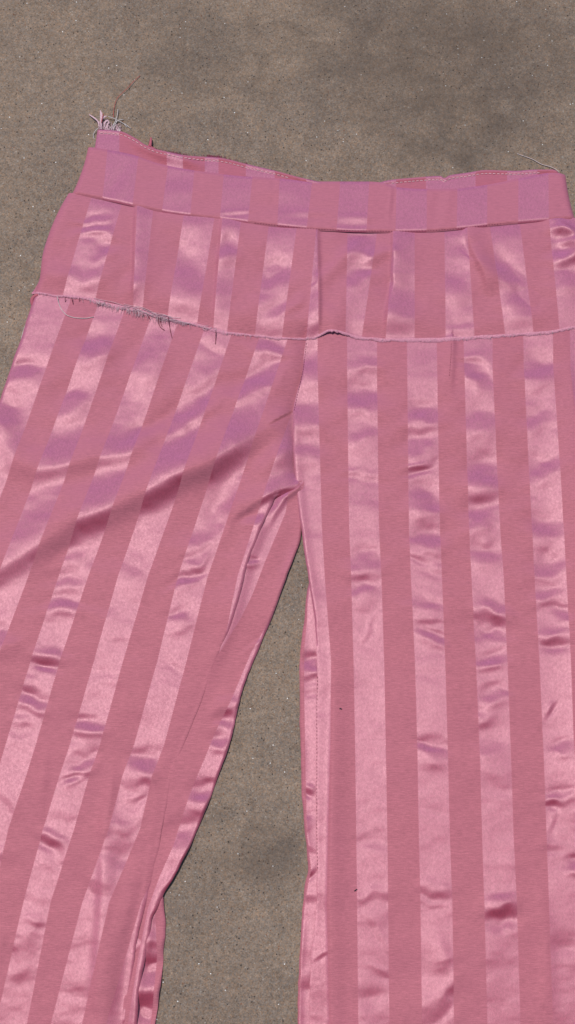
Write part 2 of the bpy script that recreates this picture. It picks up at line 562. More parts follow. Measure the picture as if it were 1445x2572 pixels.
RIDGES_L = [
    # long drag fold across the thigh
    ([(-60, 1455), (0, 1425), (90, 1372), (190, 1306), (262, 1282), (370, 1236), (440, 1197), (520, 1168), (600, 1118), (668, 1075)], [12, 16, 20, 24, 24, 24, 32, 36, 31, 15], 70, 36),
    ([(-40, 1085), (8, 1100), (50, 1160), (95, 1180), (150, 1172), (235, 1150), (310, 1143), (400, 1120)], [5, 7, 9, 16, 15, 14, 12, 0], 52, 30),
    ([(620, 1200), (660, 1180), (700, 1150), (735, 1135)], [2, 10, 15, 15], 34, 28),
    ([(560, 1320), (640, 1262), (690, 1235), (745, 1215)], [0, 9, 14, 10], 42, 13),
    # standing edge of the inseam fold
    ([(684, 1268), (660, 1320), (620, 1424), (598, 1500), (575, 1582), (540, 1666)], [5, 8, 8, 7, 5, 2], 12, 30),
    ([(560, 1640), (536, 1676), (505, 1765), (463, 1865), (431, 1955), (413, 2055), (392, 2160)], [2, 2.5, 2.5, 2.5, 2.5, 2.5, 2], 6, 6),
    # vertical folds low on the leg
    ([(275, 2060), (265, 2120), (264, 2200), (258, 2300), (250, 2400), (246, 2520)], [0, 7, 9, 7, 6, 4], 30, 18),
    ([(118, 1850), (108, 1960), (95, 2070)], [0, 4, 0], 16, 16),
    ([(286, 1900), (276, 2010), (262, 2090)], [0, 5, 3], 14, 18),
    ([(345, 2150), (325, 2260), (280, 2400), (258, 2572), (240, 2800)], [0, 6, 8, 9, 7], 26, 40),
    ([(385, 2110), (366, 2240), (338, 2380), (318, 2560)], [0, 6, 7, 6], 24, 10),
    ([(-60, 2420), (30, 2340), (60, 2260)], [4, 8, 0], 30, 40),
]
TILTS_L = [
    (226, 872, 15, 34, 52, .30), (168, 1010, 25, 26, 50, .30), (58, 942, 10, 20, 40, .28), (10, 1047, -20, 30, 36, .26), (358, 905, 60, 34, 70, .24),
    (484, 1026, 28, 22, 60, .26), (560, 990, 24, 22, 70, .30), (660, 950, 28, 22, 60, .34), (430, 1062, 26, 20, 60, .32), (350, 1102, 22, 18, 50, .36),
    (673, 868, -12, 16, 50, .30), (536, 872, -24, 12, 36, -.26), (484, 1405, 25, 12, 36, .34), (463, 1463, 25, 12, 40, .34), (500, 1425, -10, 8, 40, -.24),
    (636, 1305, 15, 12, 30, .42), (557, 1290, 70, 26, 70, .22), (158, 1468, 8, 18, 50, .22), (170, 1400, 30, 16, 40, .2),
    (153, 1515, 0, 18, 44, .36), (121, 1657, -10, 15, 44, -.56), (74, 1723, -10, 13, 34, -.36), (84, 1765, -10, 15, 42, .36), (45, 1823, 0, 12, 30, -.36),
    (10, 1608, 30, 20, 40, .34), (226, 1823, -8, 16, 44, .36), (210, 1918, 18, 14, 42, .38), (175, 1962, 25, 9, 30, .30), (358, 1925, -5, 24, 46, .42), (337, 2004, 15, 11, 32, -.36),
    (452, 1555, 12, 14, 40, .34), (473, 1508, 5, 13, 34, -.24), (442, 1665, -42, 8, 34, -.30), (547, 1865, -5, 14, 28, .34), (573, 1790, 5, 18, 30, -.36), (500, 1997, 0, 20, 34, .36),
    (273, 1713, -15, 12, 30, -.20), (20, 2018, -48, 12, 44, -.30), (158, 2044, -20, 14, 34, -.22), (200, 1530, 0, 14, 40, .16),
    (126, 2113, -35, 14, 40, -.46), (150, 2157, -35, 13, 34, -.42), (295, 2118, 10, 30, 42, -.42), (320, 2080, 20, 14, 34, -.26), (242, 2220, -25, 18, 40, -.40), (110, 2262, 0, 14, 40, -.22),
    (53, 2345, 70, 24, 80, .24), (95, 2318, 0, 9, 28, -.32), (16, 2166, 0, 20, 30, -.34), (60, 2450, 10, 20, 40, -.20), (180, 2420, 0, 30, 50, .12), (300, 1300, 15, 24, 50, -.1),
    (90, 900, 0, 20, 50, -.16), (300, 960, 20, 20, 40, -.18), (540, 930, 5, 26, 40, .14), (690, 1000, 30, 18, 40, -.2), (540, 1250, 10, 20, 40, -.15), (330, 1420, 0, 34, 40, .12),
    (480, 1350, 30, 30, 40, .16), (60, 1500, 0, 20, 40, -.1), (310, 1600, -20, 24, 40, -.14), (260, 1540, 10, 16, 40, .14), (420, 1760, 10, 30, 50, -.1), (230, 1740, 0, 20, 40, -.12),
]
RIDGES_R = [
    ([(1136, 860), (1134, 930), (1128, 1010)], [6, 5, 0], 9, 22),
    ([(1421, 850), (1428, 950), (1440, 1040), (1462, 1200), (1475, 1500), (1480, 2000)], [0, 10, 15, 15, 13, 11], 16, 60),
    ([(740, 1040), (742, 1120), (748, 1220), (760, 1330), (778, 1450), (794, 1560)], [2, 3, 3, 3, 2, 1], 14, 50),
    ([(830, 1560), (842, 1700), (838, 1871), (834, 2050), (830, 2265), (836, 2572), (836, 2900)], [0, 5, 7, 7, 6, 6, 5], 30, 10),
    ([(1080, 2300), (1120, 2420), (1190, 2500)], [0, 4, 0], 20, 30),
    ([(1340, 2180), (1372, 2350), (1368, 2520)], [0, 5, 4], 24, 14),
    ([(870, 2440), (905, 2572), (930, 2800)], [0, 8, 8], 40, 14),
]
TILTS_R = [
    (911, 1010, 0, 34, 60, .30), (911, 1085, 3, 24, 50, .32), (780, 930, 5, 40, 40, .26), (775, 1040, 0, 40, 40, .26), (780, 1130, 5, 24, 40, .26), (1064, 1047, 10, 24, 44, .32), (1048, 1126, 20, 22, 44, .34),
    (1048, 1181, 8, 8, 38, -.60), (1085, 1165, 40, 8, 24, -.4), (1064, 1260, -10, 26, 44, .34), (888, 1190, 10, 10, 28, -.36), (935, 1200, -5, 10, 28, -.26), (1185, 913, -4, 8, 36, -.42), (1190, 950, -40, 16, 40, .32),
    (1211, 1196, -4, 30, 46, .40), (1074, 1360, 0, 20, 44, .34), (1048, 1406, -25, 8, 34, -.36), (1090, 1436, -5, 9, 30, -.34), (1200, 1300, 10, 30, 46, .30), (1215, 1395, -10, 20, 44, .20),
    (1348, 935, 8, 24, 44, .32), (1358, 1179, 28, 20, 46, .32), (1363, 1331, 0, 24, 44, .30), (1369, 1431, 8, 20, 44, .30), (911, 1415, 0, 20, 46, .28), (905, 1475, 0, 14, 40, .24),
    (911, 1495, -4, 16, 44, .30), (1074, 1520, -10, 12, 44, .26), (1085, 1562, -5, 9, 42, -.44), (1079, 1604, -22, 11, 42, .40), (1232, 1557, -20, 22, 54, -.48), (1237, 1657, 5, 16, 44, .36), (1243, 1752, 15, 16, 36, .34),
    (1216, 1790, 10, 14, 34, .28), (1390, 1608, 0, 15, 48, -.46), (1363, 1487, 15, 18, 42, .34), (1416, 1545, 0, 14, 34, .30), (937, 1578, 62, 7, 36, -.34), (1095, 1892, -10, 18, 42, .34), (1062, 1880, 0, 10, 30, .2), (1253, 1958, 0, 20, 40, -.26),
    (1384, 1777, 45, 7, 22, -.46), (1420, 1880, 0, 14, 30, .26), (1384, 2023, 0, 9, 26, -.46), (1416, 2000, 10, 10, 30, .26), (1095, 2018, 0, 14, 36, -.18), (948, 2255, 20, 12, 36, -.42), (905, 2270, 10, 10, 26, -.30),
    (1095, 2240, -5, 13, 42, -.40), (1090, 2270, 0, 10, 40, -.2), (1264, 2290, 14, 20, 50, -.56), (940, 2337, -58, 10, 70, -.22), (958, 2440, -20, 8, 28, -.40), (1122, 2510, 42, 18, 60, -.42), (1384, 2130, 0, 10, 26, -.44), (1387, 2087, 80, 8, 40, -.25),
    (1442, 2181, 0, 16, 24, .36), (811, 2402, 40, 8, 20, -.4), (930, 1300, 0, 30, 44, -.14), (920, 910, 0, 14, 44, .14), (925, 935, 0, 9, 40, -.16), (1060, 960, 0, 26, 40, -.12), (1200, 1060, 0, 24, 44, .24), (1350, 1060, 20, 18, 40, .22),
    (1120, 2420, 10, 16, 40, -.14), (930, 1700, 0, 30, 40, -.06), (1080, 1680, 0, 14, 40, -.14), (940, 2130, 0, 20, 40, .12), (1420, 2400, 0, 20, 40, .14), (1240, 2420, 0, 20, 40, -.1), (1230, 1870, 0, 24, 40, .1), (930, 2520, 0, 20, 40, .12),
]


def crumple(x, y, z, k=1.0, seed=3):
    z += k * (2.1 * vnoise(x + 40, y * 1.25, 96, seed) + 0.55 * vnoise(x, y * 1.6 + 30, 38, seed + 1) + 0.12 * vnoise(x, y * 1.5, 16, seed + 2)
              + 2.2 * vnoise(x, y, 150, seed + 3))


def rows_panel(name, xl, xr, y0, y1, stripes, height, mat, parent, step=STEP, u_off=0):
    ny = int((y1 - y0) / step)
    yv = np.linspace(y0, y1, ny)
    wmax = max((xr(yv) - xl(yv)).max(), 30)
    nx = int(wmax / step)
    t = np.linspace(0, 1, nx)
    # a little denser at both edges so that the turned edge is round
    t = t + 0.0 * t
    L_, R_ = xl(yv)[:, None], xr(yv)[:, None]
    L_ = L_ + (1.3 * vnoise(yv, yv * 0, 37, 301) + 0.5 * vnoise(yv, yv * 0, 13, 302))[:, None]
    R_ = R_ + (1.3 * vnoise(yv, yv * 0, 41, 303) + 0.5 * vnoise(yv, yv * 0, 14, 304))[:, None]
    x = L_ + (R_ - L_) * t[None, :]
    y = np.repeat(yv[:, None], nx, 1)
    z = height(x, y, x - L_, R_ - x)
    u = stripe_u(x, y, stripes) + u_off
    return link(name, to_mesh(name, x, y, z, u), mat, parent)


# ------------------------------------------------------------------ left leg
def per_rows(ref, n0, n1):
    rows = []
    for (y, x0, p, fr) in ref:
        b = []
        for k in range(n0, n1 + 1):
            b += [x0 + k * p, x0 + k * p + fr * p]
        rows.append((y, b))
    return rows


LEFT_STRIPES = [(q, [v - 22 if (i == 4 and q < 900) else v for i, v in enumerate(bb)]) for q, bb in per_rows([(760, 537, 144, .5), (853, 505, 145, .5), (1221, 376, 147, .53), (1450, 297, 150, .50), (1660, 237, 159, .46), (1871, 176, 161, .47), (1950, 150, 158, .47), (2081, 110, 165, .47), (2266, 60, 148, .46), (2528, 0, 140, .55)], -5, 4)]


def h_left(x, y, dl, dr):
    z = np.full(x.shape, 13.0)
    crumple(x, y, z, 1.0, 3)
    for r in RIDGES_L:
        add_ridge(x, y, z, *r)
    add_tilts(x, y, z, TILTS_L)
    # under the fly edge the cloth sinks below the other front
    k = np.clip((1230 - y) / 40, 0, 1)
    sink = np.exp(-(np.clip(dr - 20, 0, None) / 22) ** 2) * k
    z = z * (1 - 0.65 * sink)
    z = np.clip(z, 2.0, None)
    z *= edge_round(dl + 0.5, 11)
    lowr = np.clip((y - 1640) / 60, 0, 1)
    er = edge_round(dr + 1.0, 10)
    z = np.where(k > 0, z, z * (0.62 + 0.38 * er))
    z = z * (1 - lowr * 0.55 * np.exp(-(dr / 26) ** 2)) + lowr * 4.5 * np.exp(-(dr / 26) ** 2)
    return z


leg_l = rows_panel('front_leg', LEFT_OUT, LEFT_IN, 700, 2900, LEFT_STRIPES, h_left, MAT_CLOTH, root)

# back of the left leg showing beside the inseam
LB_STRIPES = [
    (1150, [705, 735, 810, 860, 920]), (1287, [672, 718, 790, 850, 900]), (1411, [618, 666, 745, 800, 850]), (1494, [592, 634, 715, 780, 840]), (1555, [568, 604, 678, 750, 820]), (1639, [520, 552, 631, 700, 780]),
    (1702, [480, 490, 605, 690, 760]), (1765, [450, 460, 578, 670, 740]), (1839, [420, 430, 541, 640, 720]), (1897, [400, 410, 518, 620, 700]), (1976, [380, 390, 484, 590, 670]),
    (2060, [360, 370, 455, 560, 650]), (2124, [350, 360, 436, 530, 620]), (2200, [340, 350, 402, 500, 600]), (2281, [320, 330, 372, 470, 560]), (2396, [300, 310, 349, 440, 540]), (2572, [270, 280, 322, 410, 500])]


def h_lb(x, y, dl, dr):
    z = 9.5 + 6 * np.exp(-((dl - 40) / 20) ** 2) * np.clip((1750 - y) / 120, 0, 1) * np.clip((y - 1270) / 60, 0, 1)
    crumple(x, y, z, 0.7, 21)
    z -= 6 * np.clip((36 - dl) / 10, 0, 1)
    add_tilts(x, y, z, [(573, 1790, 5, 18, 34, -.46), (547, 1865, -5, 14, 30, .36), (500, 1997, 0, 22, 36, .40), (560, 1830, 30, 12, 24, -.2), (455, 2110, 20, 30, 40, .30), (690, 1400, 60, 20, 80, -.1), (625, 1410, 0, 9, 24, .4),
              (650, 1600, 35, 8, 60, .2)], 261, 1.2, 0.9)
    # satin roll that stands up low on the leg
    add_ridge(x, y, z, [(440, 2130), (412, 2200), (388, 2270), (366, 2350), (350, 2440), (338, 2572), (310, 2900)], [0, 3, 4, 4, 4, 4, 3], 14, 14)
    add_ridge(x, y, z, [(748, 1228), (715, 1252), (690, 1290), (670, 1330)], [8, 8, 4, 0], 8, 12)
    z = np.clip(z, 2.0, None)
    lift = np.clip((y - 2100) / 120, 0, 1) * np.exp(-(dr / 24) ** 2)
    z = z * edge_round(dr + 0.8, 8) * (1 - lift) + lift * (3 + z * (0.45 + 0.55 * edge_round(dr + .5, 12))) + edge_lift(y, dr, 2)
    return z


LBL = lambda q: LEFT_IN(q) - 45
rows_panel('back_leg', LBL, LEFTBACK_R, 1180, 2900, LB_STRIPES, h_lb, MAT_CLOTH, root)


def h_lu(x, y, dl, dr):
    z = np.full(x.shape, 6.5)
    crumple(x, y, z, 0.2, 31)
    add_tilts(x, y, z, [(380, 2400, 20, 26, 40, -.45), (376, 2450, 25, 14, 40, .12), (366, 2512, 10, 28, 40, -.45), (390, 2345, -35, 14, 30, .15), (372, 2570, 10, 16, 36, .1)], 271, 1.3, 0.7)
    z += 2.0 * np.exp(-((x - LEFTBACK_R(y)) / 9) ** 2)
    return np.clip(z, 1.2, None) * edge_round(dr + 0.8, 9) + edge_lift(y, dr, 5)


LU_STRIPES = [(2150, [200, 330, 384, 460]), (2281, [200, 330, 389, 460]), (2339, [200, 330, 392, 460]), (2396, [200, 330, 395, 460]), (2527, [190, 320, 384, 450]), (2572, [185, 315, 378, 440])]
rows_panel('leg_underside', lambda q: LEFTUNDER_R(q) - 100, LEFTUNDER_R, 2200, 2900, LU_STRIPES, h_lu, MAT_CLOTH, root, u_off=1)

# ------------------------------------------------------------------ right leg
RIGHT_OUT = fpoly([(1600, 700), (1640, 1300), (1660, 2000), (1690, 2950)])
RS = [(780, [759 - 76, 798 - 78, 722, 798, 872, 947, 1021, 1096, 1163, 1237, 1313, 1388, 1430, 1530, 1600, 1680]),
      (931, [610, 690, 722, 798, 872, 947, 1023, 1098, 1166, 1237, 1316, 1390, 1432, 1530, 1600, 1680]),
      (1326, [610, 690, 732, 809, 877, 952, 1027, 1105, 1178, 1256, 1336, 1415, 1475, 1550, 1620, 1690]),
      (1450, [610, 690, 740, 816, 882, 958, 1032, 1110, 1184, 1265, 1342, 1421, 1495, 1570, 1640, 1710]),
      (1660, [610, 690, 752, 832, 888, 965, 1042, 1118, 1195, 1274, 1354, 1432, 1510, 1590, 1670, 1750]),
      (1871, [610, 690, 752, 830, 892, 969, 1048, 1124, 1204, 1282, 1364, 1440, 1520, 1600, 1680, 1760]),
      (2100, [610, 690, 746, 824, 895, 973, 1052, 1130, 1211, 1290, 1373, 1452, 1530, 1610, 1690, 1770]),
      (2266, [610, 690, 743, 821, 897, 975, 1056, 1136, 1216, 1298, 1378, 1458, 1540, 1620, 1700, 1780]),
      (2572, [610, 690, 747, 827, 900, 978, 1060, 1140, 1224, 1307, 1388, 1470, 1552, 1634, 1716, 1798])]


def h_right(x, y, dl, dr):
    z = np.full(x.shape, 14.0)
    crumple(x, y, z, 0.85, 47)
    for r in RIDGES_R:
        add_ridge(x, y, z, *r)
    add_tilts(x, y, z, TILTS_R)
    z = np.clip(z, 3.0, None)
    low = np.clip((y - 1620) / 90, 0, 1)
    e = edge_round(dl + 0.8, 7)
    up = 0.72 + 0.28 * e
    mid = np.clip((y - 1240) / 60, 0, 1)
    z = z * np.where(low > 0, 0.86 + 0.14 * e, up * (1 - mid) + mid * (0.45 + 0.55 * e))
    z *= edge_round(dr + .5, 18)
    return z


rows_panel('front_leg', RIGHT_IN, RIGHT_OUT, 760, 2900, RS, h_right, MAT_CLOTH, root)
RB_STRIPES = [(1380, [700, 772, 850, 930]), (1555, [700, 772, 850, 930]), (1624, [690, 765, 840, 930]), (1713, [690, 764, 840, 930]), (1950, [690, 768, 845, 930]), (2100, [690, 772, 850, 930]), (2185, [700, 782, 860, 930]), (2244, [690, 770, 850, 930]), (2318, [680, 760, 840, 930]), (2572, [675, 752, 830, 910])]


def h_rb(x, y, dl, dr):
    z = 9.5 + 1.5 * np.exp(-(np.clip(dr - 30, 0, None) / 14) ** 2)
    crumple(x, y, z, 0.6, 77)
    add_tilts(x, y, z, [(775, 1672, 10, 16, 26, .5), (778, 1990, -30, 10, 18, -.5), (782, 2195, 30, 8, 20, -.5), (775, 2260, 0, 14, 26, -.3), (785, 1735, 0, 9, 20, -.3), (770, 2060, 0, 12, 24, .3), (770, 2470, 0, 20, 24, -.3), (784, 2140, -30, 9, 26, -.3)], 281, 1.25, 0.85)
    return np.clip(z, 1.5, None) * edge_round(dl + 0.8, 8) + edge_lift(y, dl, 3)


rows_panel('back_leg', RIGHTBACK_L, lambda q: RIGHT_IN(q) + 30, 1420, 2900, RB_STRIPES, h_rb, MAT_CLOTH, root, u_off=1)

# ------------------------------------------------------------------ yoke
WB_BOT = fpoly([(120, 478), (180, 487), (250, 500), (350, 522), (450, 540), (560, 552), (700, 570), (800, 579), (900, 583), (1000, 584), (1060, 583), (1150, 577), (1250, 566), (1380, 555), (1445, 550), (1620, 560)], axis=0)
HEM = fpoly([(40, 728), (78, 736), (140, 746), (200, 751), (250, 762), (290, 774), (330, 781), (400, 800), (470, 815), (500, 821), (560, 838), (650, 846), (740, 853), (785, 853), (803, 846), (828, 836), (866, 842), (900, 852), (990, 858), (1100, 857), (1200, 852), (1300, 844), (1380, 839), (1445, 826), (1620, 810)], axis=0)


def band_panel(name, xl, xr, top, bot, stripes, height, mat, parent, step=STEP, u_off=0, dens=1.0):
    hmax = 300
    xs = np.linspace(xl(0), xr(0), 50)
    hmax = (bot(xs) - top(xs)).max()
    nt_ = max(int(hmax / step * dens), 6)
    t = np.linspace(0, 1, nt_)
    wmax = abs(xr(t) - xl(t)).max()
    nx = int(wmax / step)
    q = np.linspace(0, 1, nx)
    XL, XR = xl(t)[:, None], xr(t)[:, None]
    x = XL + (XR - XL) * q[None, :]
    T_, B_ = top(x), bot(x)
    y = T_ + (B_ - T_) * t[:, None]
    z = height(x, y, np.repeat(t[:, None], nx, 1), x - XL, XR - x, B_ - T_)
    u = stripe_u(x, y, stripes(x, y, t) if callable(stripes) else stripes) + u_off
    return link(name, to_mesh(name, x, y, z, u), mat, parent), (x, y, z)


def band_stripes(x, t, top, bot):
    """running band number from boundary positions given along the top and the bottom edge"""
    top, bot = np.array(top, float), np.array(bot, float)
    U = np.zeros(x.shape)
    idx = np.arange(len(top), dtype=float)
    for i in range(x.shape[0]):
        b = top * (1 - t[i]) + bot * t[i]
        U[i] = np.interp(x[i], b, idx)
    return U


# band kinds are alternating except at the pleats, where a band is swallowed
YT = [70, 152, 232, 308, 346, 386, 463, 540, 559, 606, 676, 746, 795.5, 796.5, 873, 948, 988, 1041, 1116, 1172, 1229, 1304, 1377, 1450, 1525]
YB = [10, 85, 158, 238, 336, 358, 420, 495, 536, 570, 640, 708, 770, 800, 868, 908, 968, 1041, 1119, 1192, 1269, 1340, 1405, 1480, 1555]
# kinds: index parity decides satin(odd start)... explicit list below
# [70]m[152]... -> sequence of kinds for each interval (m matte, s satin)
YK = 's m s m s m s m s m s m s m s m s m s m s m s m'.split()


def kinded(top, bot, kinds):
    """insert zero-width bands so that the kinds alternate s,m,s,m..."""
    t2, b2 = [top[0]], [bot[0]]
    want = 's'
    for i, k in enumerate(kinds):
        if k != want:
            t2.append(top[i] + 1e-3)
            b2.append(bot[i] + 1e-3)
            want = 'm' if want == 's' else 's'
        t2.append(top[i + 1])
        b2.append(bot[i + 1])
        want = 'm' if want == 's' else 's'
    return t2, b2


YOKE_RIDGES = [
    # pleat edges: sharp on one side
    ([(344, 522), (341, 600), (340, 690), (334, 770)], [5, 7, 8, 5], 34, 5),
    ([(559, 552), (552, 640), (545, 720), (536, 832)], [3, 5, 5, 3], 30, 4),
    ([(795, 580), (797, 650), (799, 710), (800, 850)], [5, 7, 9, 12], 7, 60),
    ([(988, 586), (990, 640), (988, 690), (990, 712), (978, 770), (966, 850)], [5, 9, 11, 9, 8, 5], 46, 7),
    ([(1174, 580), (1182, 620), (1198, 655), (1216, 690), (1232, 750)], [5, 8, 10, 7, 0], 30, 9),
    ([(840, 836), (862, 760), (880, 700)], [10, 5, 0], 40, 30),
    ([(804, 706), (840, 676), (876, 640), (900, 610)], [5, 6, 6, 2], 16, 22),
    ([(935, 652), (960, 640), (988, 634)], [4, 4, 3], 12, 14),
    ([(1200, 668), (1240, 700), (1290, 740), (1330, 750)], [5, 7, 6, 0], 20, 34),
    ([(1385, 690), (1410, 660), (1445, 640), (1480, 630)], [4, 8, 10, 10], 22, 22),
    ([(1375, 582), (1410, 578), (1450, 590), (1500, 600)], [2, 9, 10, 10], 10, 12),
    ([(1380, 618), (1412, 616), (1450, 612), (1500, 612)], [2, 6, 8, 8], 11, 14),
    ([(1395, 560), (1420, 580), (1445, 612), (1470, 660)], [8, 12, 14, 14], 14, 20),
    ([(100, 690), (150, 700), (210, 690)], [0, 6, 0], 26, 24),
]
YOKE_TILTS = [
    (249, 596, -24, 16, 40, -.42), (238, 545, 10, 9, 44, .26), (219, 580, 10, 12, 44, .30), (265, 640, 10, 14, 44, .34), (209, 693, 20, 24, 60, .26), (150, 660, 30, 30, 50, .18), (320, 720, 40, 20, 44, .32), (460, 700, 0, 40, 50, .18),
    (470, 610, 0, 40, 50, -.10), (575, 640, 0, 20, 30, .34), (580, 590, 0, 16, 30, -.22), (690, 700, 10, 20, 44, .24), (690, 640, 0, 26, 44, -.12), (680, 790, 30, 26, 50, -.14), (720, 770, 42, 12, 60, .30), (911, 618, 6, 24, 46, .32),
    (915, 690, 10, 20, 40, .24), (892, 760, 20, 30, 40, -.14), (1012, 690, 0, 22, 34, -.16), (1010, 770, 0, 40, 44, .22), (1150, 640, 10, 24, 40, .16), (1150, 700, 0, 30, 44, .22), (1150, 780, 0, 24, 44, -.22), (1150, 826, 0, 12, 40, .3),
    (1280, 690, -30, 16, 50, .24), (1250, 640, -10, 26, 40, -.16), (1310, 770, -20, 26, 50, .30), (1410, 640, 10, 16, 40, .44), (1415, 700, 20, 26, 40, .30), (1425, 780, 10, 30, 40, -.1), (640, 760, 30, 20, 60, .1), (790, 770, 80, 20, 60, .3),
]


def legs_top(x, y):
    a = np.where(x < LEFT_IN(y), h_left(x, y, np.clip(x - LEFT_OUT(y), 0, None), np.clip(LEFT_IN(y) - x, 0, None)), 0)
    b_ = np.where(x > RIGHT_IN(y), h_right(x, y, np.clip(x - RIGHT_IN(y), 0, None), np.clip(RIGHT_OUT(y) - x, 0, None)), 0)
    return np.maximum(a, b_)


def h_yoke(x, y, t, dl, dr, hh):
    z = 17.5 + 3.0 * t
    z = z + 0 * x
    crumple(x, y, z, 0.75, 61)
    for r in YOKE_RIDGES:
        add_ridge(x, y, z, *r)
    add_tilts(x, y, z, YOKE_TILTS, 251, 1.25, 0.75)
    # settled at the waist seam, dips where the leg fold disappears below
    lift = np.exp(-((x - 836) / 34) ** 2)
    # near the raw hem it rests on the legs below
    hem = np.exp(-((1 - t) * hh / 34) ** 2)
    zz = legs_top(x, y) + 1.6 + 0.8 * vnoise(x, y * 0, 60, 63) + 8 * lift
    z = np.maximum(z * (1 - hem) + hem * zz, legs_top(x, y) + 1.6)
    z -= 1.5 * np.exp(-(t * hh / 14) ** 2)
    z = np.clip(z, 4, None)
    z *= 0.25 + 0.75 * edge_round(dl + .5, 22)
    return z


YT2, YB2 = kinded(YT, YB, YK)
yl = fpoly([(172, 0), (150, .16), (124, .4), (106, .64), (100, .84), (88, .94), (78, 1.0)])
yoke_xl = lambda t: yl(t)
yoke_xr = lambda t: 1590 + 0 * t


def build_band(name, xl, xr, top, bot, TT, BB, height, mat, parent, step=STEP):
    xs = np.linspace(xl(np.array([0.0]))[0], xr(np.array([0.0]))[0], 80)
    hmax = (bot(xs) - top(xs)).max()
    n = max(int(hmax / step), 6)
    t = np.linspace(0, 1, n)
    XL, XR = xl(t)[:, None], xr(t)[:, None]
    nx = int((XR - XL).max() / step)
    q = np.linspace(0, 1, nx)
    x = XL + (XR - XL) * q[None, :]
    T_, B_ = top(x), bot(x)
    tt = np.repeat(t[:, None], nx, 1)
    y = T_ + (B_ - T_) * tt
    z = height(x, y, tt, x - XL, XR - x, B_ - T_)
    u = band_stripes(x, t, TT, BB)
    o = link(name, to_mesh(name, x, y, z, u), mat, parent)
    return o, x, y, z


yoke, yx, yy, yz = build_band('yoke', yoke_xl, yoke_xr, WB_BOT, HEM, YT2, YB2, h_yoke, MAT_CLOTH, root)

# ------------------------------------------------------------------ waistband
WB_TOP = fpoly([(180, 362), (222, 368), (260, 373), (330, 386), (400, 409), (450, 419), (520, 430), (600, 440), (720, 448), (790, 455), (855, 455), (921, 455), (965, 458), (991, 468), (1071, 473), (1146, 473), (1171, 470), (1247, 458), (1322, 443), (1392, 432), (1422, 438), (1460, 446)], axis=0)
WT = [120, 195, 271, 349, 423, 489, 563, 635, 703, 785, 855, 928, 996, 1072, 1149, 1224, 1302, 1377, 1450, 1520]
WBb = [105, 182, 259, 334, 408, 479, 553, 623, 697, 770, 845, 920, 993, 1071, 1146, 1222, 1300, 1377, 1455, 1530]
wxl = fpoly([(222, 0), (213, .3), (196, .7), (180, 1.0)])
wxr = fpoly([(1421, 0), (1426, .3), (1436, .7), (1446, 1.0)])


def h_waist(x, y, t, dl, dr, hh):
    z = 13 + 9.5 * t
    z = z + 0 * x
    k = np.zeros_like(z)
    crumple(x, y, k, 0.35, 91)
    z += k
    for q in [(590, 540, 5, 8, 50, -.2), (780, 545, 0, 12, 60, -.12), (890, 560, 0, 16, 50, -.2), (300, 470, 60, 20, 60, .1), (1110, 520, 80, 20, 60, .12), (985, 500, 85, 8, 60, -.25), (700, 500, 0, 30, 60, -.08), (450, 470, 0, 30, 60, .06)]:
        add_tilt(x, y, z, *q)
    # rolled lower edge
    d = (1 - t) * hh
    z -= 4.5 * np.clip(1 - d / 8, 0, 1) ** 2
    z = z * (0.35 + 0.65 * edge_round(t * hh + .5, 10))
    z *= (0.2 + 0.8 * edge_round(dl + .5, 16)) * (0.15 + 0.85 * edge_round(dr + .5, 16))
    return z


wb, wx, wy, wz = build_band('waistband', lambda t: wxl(t), lambda t: wxr(t), WB_TOP, lambda q: WB_BOT(q) + 4, WT, WBb, h_waist, MAT_CLOTH, root)

# back of the waistband, its inside showing
BW_TOP = fpoly([(225, 324), (245, 324), (300, 328), (340, 346), (362, 361), (378, 369), (400, 377), (470, 390), (550, 395), (620, 411), (700, 430), (760, 446), (850, 462), (920, 462), (986, 450), (1041, 445), (1106, 441), (1117, 446), (1128, 440), (1172, 433), (1222, 426), (1297, 428), (1347, 425), (1387, 425), (1405, 431), (1430, 440)], axis=0)
BT = [170, 240, 300, 420, 460, 515, 549, 618, 690, 770, 850, 925, 995, 1070, 1195, 1274, 1350, 1430]
BK = 'm s m s m s m s m s m s m s m s m'.split()
BT2, BB2 = kinded(BT, BT, BK)
bxl = fpoly([(245, 0), (239, .5), (232, 1)])


def h_back(x, y, t, dl, dr, hh):
    z = 10 + 0 * x
    crumple(x, y, z, 0.35, 111)
    add_ridge(x, y, z, [(370, 372), (420, 388), (470, 405), (520, 425)], [0, 7, 7, 0], 12, 14)
    add_ridge(x, y, z, [(300, 332), (360, 372), (420, 400), (470, 425)], [0, 4, 4, 0], 12, 12)
    d = t * hh
    # turned top hem with its row of stitches
    z += 2.0 * np.exp(-((d - 5) / 5) ** 2) - 0.4 * np.exp(-((d - 12) / 2.4) ** 2)
    z *= 0.3 + 0.7 * edge_round(d + .6, 5)
    z *= 0.3 + 0.7 * edge_round(dl + .5, 8)
    z *= 0.3 + 0.7 * edge_round(dr + .5, 8)
    return np.clip(z, 1, None)


bw, bx, by, bz = build_band('back_waistband', lambda t: bxl(t), lambda t: 1403 + 0 * t, BW_TOP, lambda q: WB_TOP(q) + 34, BT2, BB2, h_back, MAT_INNER, root, step=2.0)


